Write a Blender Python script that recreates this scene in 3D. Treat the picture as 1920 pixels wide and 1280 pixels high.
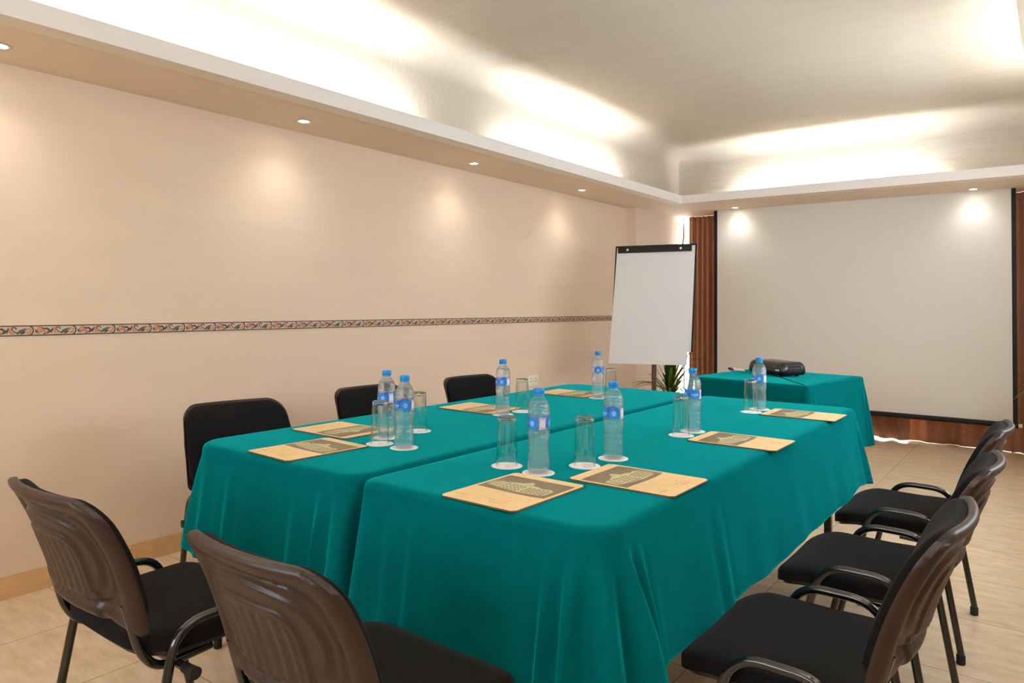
import bpy, bmesh, math, random
from math import sin, cos, pi, radians as R, sqrt, atan2, exp, hypot
from mathutils import Vector, Matrix

for o in list(bpy.data.objects):
    bpy.data.objects.remove(o)
S = bpy.context.scene
C = S.collection
random.seed(7)

# ---------------------------------------------------------------- camera
W_, H_ = 1920.0, 1280.0
F_PX, YAW, PITCH, ROLL, SHIFT = 1355.63, R(37.053), R(1.1969), R(0.3712), -96.94
cd = bpy.data.cameras.new('camera'); cam = bpy.data.objects.new('camera', cd); C.objects.link(cam)
fw = Vector((-sin(YAW) * cos(PITCH), cos(YAW) * cos(PITCH), sin(PITCH)))
r0 = Vector((cos(YAW), sin(YAW), 0)); u0 = r0.cross(fw)
rt = r0 * cos(ROLL) + u0 * sin(ROLL); up = -r0 * sin(ROLL) + u0 * cos(ROLL)
m = Matrix((rt, up, -fw)).transposed().to_4x4(); m.translation = Vector((0, 0, 1.22))
cam.matrix_world = m
cd.sensor_width = 36; cd.lens = 36 * F_PX / W_
cd.shift_x = 0; cd.shift_y = SHIFT / W_
cd.clip_start = .02
S.camera = cam

# ---------------------------------------------------------------- world, exposure
wd = bpy.data.worlds.new('world'); S.world = wd; wd.use_nodes = True
bg = wd.node_tree.nodes['Background']; bg.inputs[0].default_value = (.86, .94, 1, 1); bg.inputs[1].default_value = 6.0
S.view_settings.view_transform = 'Standard'; S.view_settings.look = 'None'
S.cycles.transparent_max_bounces = 40; S.cycles.max_bounces = 16; S.cycles.transmission_bounces = 16
S.view_settings.exposure = 0.8; S.view_settings.gamma = 1; S.view_settings.use_curve_mapping = False

FILL_K = 3.4  # boost for the cove tubes added out of view to brighten the room
TUBE_E = 110.0       # emission of the fluorescent tubes on the cove ledge
SPOT_W = 4.4       # ceiling downlights
BULB_E = 40.0
FILL_WIN_R = (2.4, 6.0, 1.15, 1.95)      # unseen window added to brighten from the right (y range, z range)
FILL_WIN_F = (-2.9, -.3, 1.2, 2.10)      # unseen window added behind the viewer for more light (x range, z range)
for nm, lc, rt_, sx, sy in (('daylight_portal_right', (.62, 4.2, 1.55), (0, pi / 2, 0), .8, 3.6), ('daylight_portal_front', (-1.6, -1.82, 1.65), (pi / 2, 0, 0), 2.6, .9)):  # sampling portals for the two added windows
    ld = bpy.data.lights.new(nm, 'AREA'); ld.shape = 'RECTANGLE'; ld.size = sx; ld.size_y = sy; ld.cycles.is_portal = True
    lo = bpy.data.objects.new(nm, ld); C.objects.link(lo); lo.location = lc; lo.rotation_euler = rt_

# ---------------------------------------------------------------- materials
def hx(r, g, b):
    f = lambda c: (c / 255 / 12.92) if c / 255 <= .04045 else ((c / 255 + .055) / 1.055) ** 2.4
    return (f(r), f(g), f(b), 1)

def mat(name, col, rough=.6, metal=0, spec=.5, sheen=0, bump=None, noise=None, emit=None, coat=0, trans=0, stint=None, srough=.5):
    m = bpy.data.materials.new(name); m.use_nodes = True
    nt = m.node_tree; N = nt.nodes; L = nt.links; b = N['Principled BSDF']
    b.inputs['Base Color'].default_value = col; b.inputs['Roughness'].default_value = rough
    b.inputs['Metallic'].default_value = metal; b.inputs['Specular IOR Level'].default_value = spec
    b.inputs['Sheen Weight'].default_value = sheen; b.inputs['Sheen Roughness'].default_value = srough
    if stint: b.inputs['Sheen Tint'].default_value = stint
    b.inputs['Coat Weight'].default_value = coat
    b.inputs['Transmission Weight'].default_value = trans
    if emit: b.inputs['Emission Color'].default_value = emit[0]; b.inputs['Emission Strength'].default_value = emit[1]
    tc = N.new('ShaderNodeTexCoord')
    if noise:                                     # (scale xyz, amount, detail): mottling between two tints
        mp = N.new('ShaderNodeMapping'); mp.inputs['Scale'].default_value = noise[0]
        L.new(tc.outputs['Object'], mp.inputs[0])
        n = N.new('ShaderNodeTexNoise'); n.inputs['Scale'].default_value = 1; n.inputs['Detail'].default_value = noise[2]
        L.new(mp.outputs[0], n.inputs['Vector'])
        rp = N.new('ShaderNodeMapRange'); rp.inputs[1].default_value = .3; rp.inputs[2].default_value = .7
        rp.inputs[3].default_value = 1 - noise[1]; rp.inputs[4].default_value = 1 + noise[1]
        L.new(n.outputs['Fac'], rp.inputs[0])
        mx = N.new('ShaderNodeVectorMath'); mx.operation = 'SCALE'; mx.inputs[0].default_value = col[:3]
        L.new(rp.outputs[0], mx.inputs['Scale']); L.new(mx.outputs[0], b.inputs['Base Color'])
    if bump:                                      # (scale xyz, strength, distance)
        mp = N.new('ShaderNodeMapping'); mp.inputs['Scale'].default_value = bump[0]
        L.new(tc.outputs['Object'], mp.inputs[0])
        n = N.new('ShaderNodeTexNoise'); n.inputs['Scale'].default_value = 1; n.inputs['Detail'].default_value = 4
        L.new(mp.outputs[0], n.inputs['Vector'])
        bp = N.new('ShaderNodeBump'); bp.inputs['Strength'].default_value = bump[1]; bp.inputs['Distance'].default_value = bump[2]
        L.new(n.outputs['Fac'], bp.inputs['Height']); L.new(bp.outputs[0], b.inputs['Normal'])
    return m

M = {}
M['wall'] = mat('peach_plaster', hx(229, 205, 182), .75, spec=.25, bump=((3, 4, 22), .25, .006), noise=((2, 1.2, 7), .02, 3))
M['ceiling'] = mat('brushed_cream_plaster', hx(190, 180, 166), .8, spec=.2, bump=((5, 34, 20), .5, .008), noise=((2, 12, 4), .025, 4))
M['soffit'] = mat('soffit_paint', hx(232, 210, 186), .7, spec=.25, bump=((6, 6, 6), .1, .003))
M['fascia'] = mat('fascia_paint', hx(240, 234, 230), .6, spec=.3)
M['lip'] = mat('lip_paint', hx(228, 212, 190), .6, spec=.3)
M['skirting'] = mat('travertine_skirting', hx(216, 174, 124), .35, noise=((30, 14, 30), .10, 5), spec=.4)
M['grout'] = mat('grout', hx(120, 96, 66), .8)
M['teal'] = mat('teal_cloth', hx(2, 90, 94), .95, spec=.0, sheen=1.0, stint=hx(26, 158, 158), srough=.42, bump=((260, 260, 260), .15, .001), noise=((30, 30, 30), .05, 4))
M['fabric'] = mat('black_fabric', hx(22, 21, 22), .95, spec=.06, sheen=.04, bump=((420, 420, 420), .5, .0012), noise=((420, 420, 420), .35, 2))
M['plastic'] = mat('black_shell_plastic', hx(38, 18, 8), .40, spec=.55, bump=((500, 500, 500), .12, .0005))
M['metal'] = mat('black_enamel_tube', hx(22, 19, 18), .18, spec=.6, coat=.4)
M['rubber'] = mat('black_rubber', hx(20, 19, 18), .7)
M['chrome'] = mat('chrome', hx(205, 200, 190), .2, metal=1)
M['white'] = mat('white_plastic', hx(236, 230, 216), .4)
M['screen'] = mat('screen_cloth', hx(226, 221, 212), .9, spec=.1)
M['black'] = mat('screen_black', hx(20, 19, 19), .55, spec=.3)
M['paper'] = mat('flip_paper', hx(226, 222, 222), .85, spec=.15)
M['coaster'] = mat('paper_coaster', hx(250, 247, 246), .9, spec=.1)
M['cap'] = mat('blue_cap', hx(10, 140, 225), .35, spec=.5)
M['blue'] = mat('label_blue', hx(0, 132, 232), .4)
M['lilac'] = mat('label_lilac', hx(196, 190, 226), .5)
M['ink_white'] = mat('label_white', hx(250, 250, 252), .5)
M['folder'] = mat('cream_card', hx(248, 214, 160), .55, noise=((26, 26, 26), .05, 4), spec=.35)
M['folder_edge'] = mat('card_edge', hx(96, 68, 36), .7)
M['photo_dark'] = mat('print_sky', hx(128, 112, 82), .4, noise=((14, 14, 14), .22, 2), spec=.45)
M['photo_wall'] = mat('print_building', hx(214, 202, 158), .4, noise=((60, 60, 60), .12, 3), spec=.45)
M['photo_win'] = mat('print_windows', hx(120, 104, 72), .4)
M['ink_orange'] = mat('ink_orange', hx(214, 128, 60), .6)
M['ink_grey'] = mat('coaster_ink', hx(206, 180, 176), .7)
M['projector'] = mat('projector_black', hx(24, 21, 20), .3, spec=.5, coat=.2)
M['vent'] = mat('projector_vent', hx(10, 10, 10), .6)
M['glassbase'] = None
M['leaf'] = mat('leaf_green', hx(62, 100, 38), .42, noise=((9, 9, 9), .3, 2), spec=.45)
M['leaf_young'] = mat('leaf_yellow_green', hx(130, 146, 44), .45, noise=((9, 9, 9), .2, 2))
M['pot'] = mat('terracotta_pot', hx(130, 78, 50), .7)
M['soil'] = mat('soil', hx(46, 34, 24), .95)
M['tabletop'] = mat('table_laminate', hx(190, 170, 140), .5)
M['frame_dark'] = mat('window_aluminium', hx(90, 70, 54), .4, metal=.3)
M['cord'] = mat('brown_cord', hx(150, 104, 78), .7)
M['bar_dark'] = mat('border_dark', hx(78, 58, 50), .6)
M['bar_orange'] = mat('border_orange', hx(196, 128, 92), .6)
M['bar_green'] = mat('border_green', hx(96, 88, 60), .6)
M['bar_ground'] = mat('border_ground', hx(206, 186, 166), .6)
M['pad_white'] = mat('white_board', hx(222, 220, 216), .4)

def emis(name, col, e):
    m = bpy.data.materials.new(name); m.use_nodes = True; nt = m.node_tree
    nt.nodes.remove(nt.nodes['Principled BSDF'])
    em = nt.nodes.new('ShaderNodeEmission'); em.inputs[0].default_value = col; em.inputs[1].default_value = e
    nt.links.new(em.outputs[0], nt.nodes['Material Output'].inputs[0]); return m
M['tube'] = emis('fluorescent_tube', (.90, .97, 1, 1), TUBE_E)
M['tube_fill'] = emis('fill_tube_bright', (.90, .97, 1, 1), TUBE_E * FILL_K)  # glow of the added, unseen cove tubes
M['bulb'] = emis('halogen_face', (1, .95, .84, 1), BULB_E)

def clear(name, tint, refr, ior, gloss_rough=.02, bumpy=0, bscale=(30, 30, 400), haze=0, edge=.55):
    """clear thin-walled material: see-through, part refracting, with a Fresnel shine"""
    m = bpy.data.materials.new(name); m.use_nodes = True; nt = m.node_tree; N = nt.nodes; L = nt.links
    N.remove(N['Principled BSDF'])
    tr = N.new('ShaderNodeBsdfTransparent'); tr.inputs[0].default_value = tint
    rf = N.new('ShaderNodeBsdfRefraction'); rf.inputs[0].default_value = tint; rf.inputs['IOR'].default_value = ior; rf.inputs['Roughness'].default_value = 0
    gl = N.new('ShaderNodeBsdfGlossy'); gl.inputs['Roughness'].default_value = gloss_rough
    m1 = N.new('ShaderNodeMixShader'); m1.inputs[0].default_value = refr
    L.new(tr.outputs[0], m1.inputs[1]); L.new(rf.outputs[0], m1.inputs[2])
    lw = N.new('ShaderNodeLayerWeight'); lw.inputs[0].default_value = .5
    pw_ = N.new('ShaderNodeMath'); pw_.operation = 'POWER'; pw_.inputs[1].default_value = 3.0; L.new(lw.outputs['Facing'], pw_.inputs[0])
    fr = N.new('ShaderNodeMath'); fr.operation = 'MULTIPLY_ADD'; fr.inputs[1].default_value = edge; fr.inputs[2].default_value = .035; L.new(pw_.outputs[0], fr.inputs[0])
    m2 = N.new('ShaderNodeMixShader'); L.new(fr.outputs[0], m2.inputs[0]); L.new(m1.outputs[0], m2.inputs[1]); L.new(gl.outputs[0], m2.inputs[2])
    out = m2
    if haze:
        df = N.new('ShaderNodeBsdfDiffuse'); df.inputs[0].default_value = hx(214, 234, 250)
        m3 = N.new('ShaderNodeMixShader'); m3.inputs[0].default_value = haze; L.new(m2.outputs[0], m3.inputs[1]); L.new(df.outputs[0], m3.inputs[2]); out = m3
    L.new(out.outputs[0], N['Material Output'].inputs[0])
    if bumpy:
        tc = N.new('ShaderNodeTexCoord'); mp = N.new('ShaderNodeMapping'); mp.inputs['Scale'].default_value = bscale
        n = N.new('ShaderNodeTexNoise'); n.inputs['Scale'].default_value = 1; n.inputs['Detail'].default_value = 2
        bp = N.new('ShaderNodeBump'); bp.inputs['Strength'].default_value = bumpy; bp.inputs['Distance'].default_value = .003
        L.new(tc.outputs['Object'], mp.inputs[0]); L.new(mp.outputs[0], n.inputs['Vector']); L.new(n.outputs['Fac'], bp.inputs['Height'])
        for s in (rf, gl, lw): L.new(bp.outputs[0], s.inputs['Normal'])
    return m
M['bottle'] = clear('clear_pet', (.985, .995, 1, 1), .22, 1.12, .06, 1.0, (60, 60, 200), .06)
M['water'] = clear('water', (.985, .995, 1, 1), .35, 1.15, .02, .6, (40, 40, 60), .02)
M['film'] = clear('label_film', (.80, .88, 1, 1), 0, 1.0, .1)
M['glass'] = clear('tumbler_glass', (.99, .995, .99, 1), .10, 1.15, .02)
M['glassbase'] = clear('tumbler_base', (.98, .99, .985, 1), .7, 1.3, .03)
M['pane'] = clear('window_pane', (.97, .98, .98, 1), 0, 1.0, .02)

# floor tiles ---------------------------------------------------
def floor_mat():
    m = bpy.data.materials.new('beige_tiles'); m.use_nodes = True; nt = m.node_tree; N = nt.nodes; L = nt.links
    b = N['Principled BSDF']; g = N.new('ShaderNodeNewGeometry'); sp = N.new('ShaderNodeSeparateXYZ'); L.new(g.outputs['Position'], sp.inputs[0])
    def line(out, off, per):
        a = N.new('ShaderNodeMath'); a.operation = 'ADD'; a.inputs[1].default_value = off; L.new(out, a.inputs[0])
        d = N.new('ShaderNodeMath'); d.operation = 'DIVIDE'; d.inputs[1].default_value = per; L.new(a.outputs[0], d.inputs[0])
        f = N.new('ShaderNodeMath'); f.operation = 'FRACT'; L.new(d.outputs[0], f.inputs[0])
        p = N.new('ShaderNodeMath'); p.operation = 'PINGPONG'; p.inputs[1].default_value = .5; L.new(f.outputs[0], p.inputs[0])
        c = N.new('ShaderNodeMath'); c.operation = 'LESS_THAN'; c.inputs[1].default_value = .0018 / per; L.new(p.outputs[0], c.inputs[0])
        fl = N.new('ShaderNodeMath'); fl.operation = 'FLOOR'; L.new(d.outputs[0], fl.inputs[0])
        return c, fl
    cx, fx = line(sp.outputs[0], 8.005, .5); cy, fy = line(sp.outputs[1], 8.50, .5157)
    mxx = N.new('ShaderNodeMath'); mxx.operation = 'MAXIMUM'; L.new(cx.outputs[0], mxx.inputs[0]); L.new(cy.outputs[0], mxx.inputs[1])
    cb = N.new('ShaderNodeCombineXYZ'); L.new(fx.outputs[0], cb.inputs[0]); L.new(fy.outputs[0], cb.inputs[1])
    wn = N.new('ShaderNodeTexWhiteNoise'); L.new(cb.outputs[0], wn.inputs['Vector'])
    mp = N.new('ShaderNodeMapping'); mp.inputs['Scale'].default_value = (7, 22, 1); L.new(g.outputs['Position'], mp.inputs[0])
    n = N.new('ShaderNodeTexNoise'); n.inputs['Scale'].default_value = 1; n.inputs['Detail'].default_value = 7; n.inputs['Roughness'].default_value = .65
    L.new(mp.outputs[0], n.inputs['Vector'])
    cr = N.new('ShaderNodeValToRGB'); cr.color_ramp.elements[0].position = .3; cr.color_ramp.elements[1].position = .72
    cr.color_ramp.elements[0].color = hx(204, 176, 140); cr.color_ramp.elements[1].color = hx(236, 214, 184)
    L.new(n.outputs['Fac'], cr.inputs[0])
    v = N.new('ShaderNodeMapRange'); v.inputs[3].default_value = .95; v.inputs[4].default_value = 1.04; L.new(wn.outputs['Value'], v.inputs[0])
    sc = N.new('ShaderNodeVectorMath'); sc.operation = 'SCALE'; L.new(cr.outputs[0], sc.inputs[0]); L.new(v.outputs[0], sc.inputs['Scale'])
    mx = N.new('ShaderNodeMixRGB'); mx.inputs[2].default_value = hx(150, 120, 86); L.new(mxx.outputs[0], mx.inputs[0]); L.new(sc.outputs[0], mx.inputs[1])
    L.new(mx.outputs[0], b.inputs['Base Color']); b.inputs['Roughness'].default_value = .32; b.inputs['Specular IOR Level'].default_value = .4
    return m
M['floor'] = floor_mat()

def curtain_mat():
    m = bpy.data.materials.new('copper_curtain'); m.use_nodes = True; nt = m.node_tree; N = nt.nodes; L = nt.links
    b = N['Principled BSDF']; b.inputs['Roughness'].default_value = .7; b.inputs['Sheen Weight'].default_value = .3
    tc = N.new('ShaderNodeTexCoord'); mp = N.new('ShaderNodeMapping'); mp.inputs['Scale'].default_value = (90, 90, 260); L.new(tc.outputs['Object'], mp.inputs[0])
    n = N.new('ShaderNodeTexNoise'); n.inputs['Scale'].default_value = 1; n.inputs['Detail'].default_value = 3; L.new(mp.outputs[0], n.inputs['Vector'])
    cr = N.new('ShaderNodeValToRGB'); cr.color_ramp.elements[0].position = .35; cr.color_ramp.elements[1].position = .65
    cr.color_ramp.elements[0].color = hx(150, 96, 64); cr.color_ramp.elements[1].color = hx(198, 142, 106); L.new(n.outputs['Fac'], cr.inputs[0])
    L.new(cr.outputs[0], b.inputs['Base Color'])
    tl = N.new('ShaderNodeBsdfTranslucent'); tl.inputs[0].default_value = hx(190, 84, 44)
    ms = N.new('ShaderNodeMixShader'); ms.inputs[0].default_value = .06
    L.new(b.outputs[0], ms.inputs[1]); L.new(tl.outputs[0], ms.inputs[2]); L.new(ms.outputs[0], N['Material Output'].inputs[0])
    return m
M['curtain'] = curtain_mat()

# ---------------------------------------------------------------- helpers
def link(name, bm, mats, parent=None, loc=(0, 0, 0), rot=(0, 0, 0), smooth=True, ang=40):
    me = bpy.data.meshes.new(name); bmesh.ops.recalc_face_normals(bm, faces=bm.faces); bm.to_mesh(me); bm.free()
    if not isinstance(mats, (list, tuple)): mats = [mats]
    for q in mats: me.materials.append(q)
    if smooth:
        me.shade_smooth(); me.set_sharp_from_angle(angle=R(ang))
    o = bpy.data.objects.new(name, me); C.objects.link(o); o.location = loc; o.rotation_euler = rot
    if parent: o.parent = parent
    return o

def tag(o, label=None, cat=None, group=None, kind=None):
    if label: o['label'] = label
    if cat: o['category'] = cat
    if group: o['group'] = group
    if kind: o['kind'] = kind
    return o

def empty(name, loc=(0, 0, 0), rz=0):
    o = bpy.data.objects.new(name, None); C.objects.link(o); o.location = loc; o.rotation_euler = (0, 0, rz); o.empty_display_size = .1
    return o

def copy_tree(o, parent=None):
    c = o.copy(); C.objects.link(c); c.parent = parent
    for ch in [x for x in bpy.data.objects if x.parent == o]: copy_tree(ch, c)
    return c

def box(bm, x0, x1, y0, y1, z0, z1, mi=0, bev=0, seg=2):
    vs = [bm.verts.new((x, y, z)) for x in (x0, x1) for y in (y0, y1) for z in (z0, z1)]
    fs = [bm.faces.new([vs[i] for i in f]) for f in ((0, 1, 3, 2), (4, 6, 7, 5), (0, 4, 5, 1), (2, 3, 7, 6), (0, 2, 6, 4), (1, 5, 7, 3))]
    for f in fs: f.material_index = mi
    if bev:
        es = list({e for f in fs for e in f.edges})
        r = bmesh.ops.bevel(bm, geom=es, offset=bev, segments=seg, affect='EDGES', profile=.6)
        for f in r['faces']: f.material_index = mi
    return bm

def lathe(bm, prof, seg=40, mi=0, cap0=True, cap1=True, cx=0, cy=0):
    rings = []
    for r, z in prof:
        rings.append([bm.verts.new((cx + r * cos(2 * pi * i / seg), cy + r * sin(2 * pi * i / seg), z)) for i in range(seg)])
    for a, b in zip(rings, rings[1:]):
        for i in range(seg):
            f = bm.faces.new((a[i], a[(i + 1) % seg], b[(i + 1) % seg], b[i])); f.material_index = mi
    if cap0: bm.faces.new(rings[0][::-1]).material_index = mi
    if cap1: bm.faces.new(rings[-1]).material_index = mi
    return bm

def fillet(pts, r, n=7):
    """polyline with rounded corners"""
    P = [Vector(p) for p in pts]; out = [P[0]]
    for i in range(1, len(P) - 1):
        a, b, c = P[i - 1], P[i], P[i + 1]
        u = (a - b); v = (c - b); rr = min(r if not isinstance(r, (list, tuple)) else r[i - 1], u.length * .49, v.length * .49)
        p0 = b + u.normalized() * rr; p1 = b + v.normalized() * rr
        for k in range(n + 1):
            t = k / n; out.append(p0 * (1 - t) ** 2 + b * 2 * t * (1 - t) + p1 * t * t)
    out.append(P[-1]); return out

def tube(bm, pts, r, seg=10, mi=0, flat=1.0):
    P = [Vector(p) for p in pts]; rings = []
    T0 = (P[1] - P[0]).normalized(); ref = Vector((0, 0, 1)) if abs(T0.z) < .9 else Vector((1, 0, 0))
    nrm = (ref - T0 * ref.dot(T0)).normalized()
    for i, p in enumerate(P):
        T = ((P[min(i + 1, len(P) - 1)] - P[max(i - 1, 0)])).normalized()
        nrm = (nrm - T * nrm.dot(T)).normalized(); bn = T.cross(nrm)
        rr = r(i / (len(P) - 1)) if callable(r) else r
        rings.append([bm.verts.new(p + (nrm * cos(2 * pi * k / seg) * flat + bn * sin(2 * pi * k / seg)) * rr) for k in range(seg)])
    for a, b in zip(rings, rings[1:]):
        for k in range(seg):
            bm.faces.new((a[k], a[(k + 1) % seg], b[(k + 1) % seg], b[k])).material_index = mi
    bm.faces.new(rings[0][::-1]).material_index = mi; bm.faces.new(rings[-1]).material_index = mi
    return bm

def rrect(w, h, rc, n):
    """n points round a rounded rectangle, half sizes w,h, corner radii rc (one or four: br,tr,tl,bl)"""
    rc = [rc] * 4 if not isinstance(rc, (list, tuple)) else rc
    cs = [(w - rc[0], -h + rc[0], -pi / 2, rc[0]), (w - rc[1], h - rc[1], 0, rc[1]), (-w + rc[2], h - rc[2], pi / 2, rc[2]), (-w + rc[3], -h + rc[3], pi, rc[3])]
    pts = []
    for cx, cy, a0, r in cs:
        for k in range(13):
            a = a0 + pi / 2 * k / 12; pts.append((cx + r * cos(a), cy + r * sin(a), cos(a), sin(a)))
    # resample by arc length
    pts.append(pts[0]); d = [0]
    for a, b in zip(pts, pts[1:]): d.append(d[-1] + hypot(b[0] - a[0], b[1] - a[1]))
    out = []; j = 0
    for i in range(n):
        s = d[-1] * i / n
        while d[j + 1] < s: j += 1
        t = (s - d[j]) / max(1e-9, d[j + 1] - d[j]); a, b = pts[j], pts[j + 1]
        v = [a[q] + (b[q] - a[q]) * t for q in range(4)]; l = hypot(v[2], v[3]); out.append((v[0], v[1], v[2] / l, v[3] / l))
    return out

def pillow(w, h, rc, front, back, fn, n=72, rings=12, mif=0, mib=0, edge=1.0):
    """closed cushion / shell: front(x,y,s), back(x,y,s) give heights; fn maps (x,y,height) to a point"""
    bm = bmesh.new(); out = rrect(w, h, rc, n)
    ss = [1 - (1 - k / rings) ** (1.15 if rings > 60 else 1.6) for k in range(rings + 1)]
    def layer(hf):
        c = bm.verts.new(fn(0, 0, hf(0, 0, 0))); rs = []
        for s in ss[1:]:
            rs.append([bm.verts.new(fn(p[0] * s, p[1] * s, hf(p[0] * s, p[1] * s, s))) for p in out])
        return c, rs
    c1, r1 = layer(front); c2, r2 = layer(back)
    for c, rs, mi in ((c1, r1, mif), (c2, r2, mib)):
        for i in range(n): bm.faces.new((c, rs[0][i], rs[0][(i + 1) % n])).material_index = mi
        for a, b in zip(rs, rs[1:]):
            for i in range(n): bm.faces.new((a[i], b[i], b[(i + 1) % n], a[(i + 1) % n])).material_index = mi
    for i in range(n): bm.faces.new((r1[-1][i], r2[-1][i], r2[-1][(i + 1) % n], r1[-1][(i + 1) % n])).material_index = mib
    return bm

STRIP_K = 1.0
def strip(bm, pts, width, z=0, mi=0, n0=None):
    """flat ribbon in xy with given width function"""
    prev = None
    for i, p in enumerate(pts):
        a = pts[max(i - 1, 0)]; b = pts[min(i + 1, len(pts) - 1)]
        dx, dy = b[0] - a[0], b[1] - a[1]; l = hypot(dx, dy) or 1; nx, ny = -dy / l, dx / l
        wv = (width(i / (len(pts) - 1)) if callable(width) else width) * STRIP_K
        q = (bm.verts.new((p[0] + nx * wv, p[1] + ny * wv, z)), bm.verts.new((p[0] - nx * wv, p[1] - ny * wv, z)))
        if prev: bm.faces.new((prev[0], prev[1], q[1], q[0])).material_index = mi
        prev = q

def text_mesh(txt, size):
    cu = bpy.data.curves.new('lettering', 'FONT'); cu.body = txt; cu.size = size; cu.align_x = 'CENTER'; cu.align_y = 'CENTER'; cu.resolution_u = 3
    o = bpy.data.objects.new('lettering', cu); C.objects.link(o)
    bpy.context.view_layer.update()
    me = bpy.data.meshes.new_from_object(o.evaluated_get(bpy.context.evaluated_depsgraph_get()))
    bpy.data.objects.remove(o); bpy.data.curves.remove(cu)
    vs = [tuple(v.co) for v in me.vertices]; fs = [tuple(p.vertices) for p in me.polygons]; bpy.data.meshes.remove(me)
    return vs, fs

# ================================================================ THE ROOM
X0, X1, Y0, Y1 = -3.46, .50, -1.70, 7.64      # walls
ZS = 2.20                                      # soffit
TX0, TX1, TY0, TY1 = -2.89, -.10, -.9, 6.54    # tray opening (fascia)
RX0, RX1, RY0, RY1 = -3.20, .21, -1.2, 7.10    # recess walls above
ZC = 2.84

bm = bmesh.new(); box(bm, X0 - .1, X1 + .1, Y0 - .1, Y1 + 1.4, -.08, 0)
tag(link('floor', bm, M['floor'], smooth=False), kind='structure')
bm = bmesh.new()
box(bm, X0 - .1, X0, Y0, Y1 + .1, 0, 3.0); box(bm, X0 - .02, X0 + .102, 6.50, 7.44, 0, ZS + .02)
tag(link('wall_left', bm, M['wall'], smooth=False), kind='structure')
def wall_hole(bm, ax, a0, a1, h0, h1, z0, z1, p0, p1):
    for b0, b1, c0, c1 in ((a0, h0, 0, 3.0), (h1, a1, 0, 3.0), (h0, h1, 0, z0), (h0, h1, z1, 3.0)):
        if ax == 'y': box(bm, p0, p1, b0, b1, c0, c1)
        else: box(bm, b0, b1, p0, p1, c0, c1)
bm = bmesh.new(); wall_hole(bm, 'y', Y0, Y1 + .1, *FILL_WIN_R, X1, X1 + .1)
tag(link('wall_right', bm, M['wall'], smooth=False), kind='structure')
bm = bmesh.new(); wall_hole(bm, 'x', X0, X1, *FILL_WIN_F, Y0 - .1, Y0)
tag(link('wall_front', bm, M['wall'], smooth=False), kind='structure')
WX0, WX1, WZ1 = -3.455, .42, 2.215
bm = bmesh.new()
box(bm, WX1, X1, Y1, Y1 + .1, 0, ZS + .02); box(bm, WX0, WX1, Y1, Y1 + .1, WZ1, ZS + .02)
tag(link('wall_back', bm, M['wall'], smooth=False), kind='structure')
# window behind the curtains
win = empty('window_1', ((WX0 + WX1) / 2, Y1 + .04, 0)); tag(win, kind='structure')
bm = bmesh.new(); hw = (WX1 - WX0) / 2
box(bm, -hw, hw, -.03, .03, 0, .05); box(bm, -hw, hw, -.03, .03, WZ1 - .012, WZ1)
for k in range(5):
    x = -hw + .01 + (2 * hw - .03) * k / 4; box(bm, x - .02, x + .02, -.03, .03, .05, WZ1 - .05)
link('window_frame', bm, M['white'], win, smooth=False)
bm = bmesh.new(); box(bm, -hw + .02, hw - .02, -.003, .003, .05, WZ1 - .05); link('window_pane', bm, M['pane'], win, smooth=False)

def fill_window(name, loc, rz, w2, z0, z1):  # window added out of view to let in more light
    t = empty(name, loc, rz); tag(t, kind='structure')
    bm = bmesh.new(); box(bm, -w2, w2, -.03, .03, z0, z0 + .05); box(bm, -w2, w2, -.03, .03, z1 - .05, z1)
    for k in range(4):
        x = -w2 + .02 + (2 * w2 - .04) * k / 3; box(bm, x - .02, x + .02, -.03, .03, z0 + .05, z1 - .05)
    link('window_frame', bm, M['frame_dark'], t, smooth=False)
    bm = bmesh.new(); box(bm, -w2 + .02, w2 - .02, -.003, .003, z0 + .05, z1 - .05); link('window_pane', bm, M['pane'], t, smooth=False)
fill_window('fill_window_right', (X1 + .05, (FILL_WIN_R[0] + FILL_WIN_R[1]) / 2, 0), pi / 2, (FILL_WIN_R[1] - FILL_WIN_R[0]) / 2, FILL_WIN_R[2], FILL_WIN_R[3])
fill_window('fill_window_front', ((FILL_WIN_F[0] + FILL_WIN_F[1]) / 2, Y0 - .05, 0), 0, (FILL_WIN_F[1] - FILL_WIN_F[0]) / 2, FILL_WIN_F[2], FILL_WIN_F[3])

# recess ceiling with coved corners, walls of the recess
bm = bmesh.new(); rf = .16; n = 14
levels = [(0, ZS + .04)]
for k in range(n + 1):
    a = pi / 2 * k / n; levels.append((rf - rf * cos(a), ZC - rf + rf * sin(a)))
def loop(ins, z):
    cx, cy = (RX0 + RX1) / 2, (RY0 + RY1) / 2
    return [bm.verts.new((cx + p[0], cy + p[1], z)) for p in rrect((RX1 - RX0) / 2 - ins, (RY1 - RY0) / 2 - ins, .03 + ins * .5, 160)]
rings = [loop(*l) for l in levels]
for a, b in zip(rings, rings[1:]):
    for i in range(160): bm.faces.new((a[i], a[(i + 1) % 160], b[(i + 1) % 160], b[i]))
bm.faces.new(rings[-1])
o = link('ceiling', bm, M['ceiling'], ang=60); tag(o, kind='structure')
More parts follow.
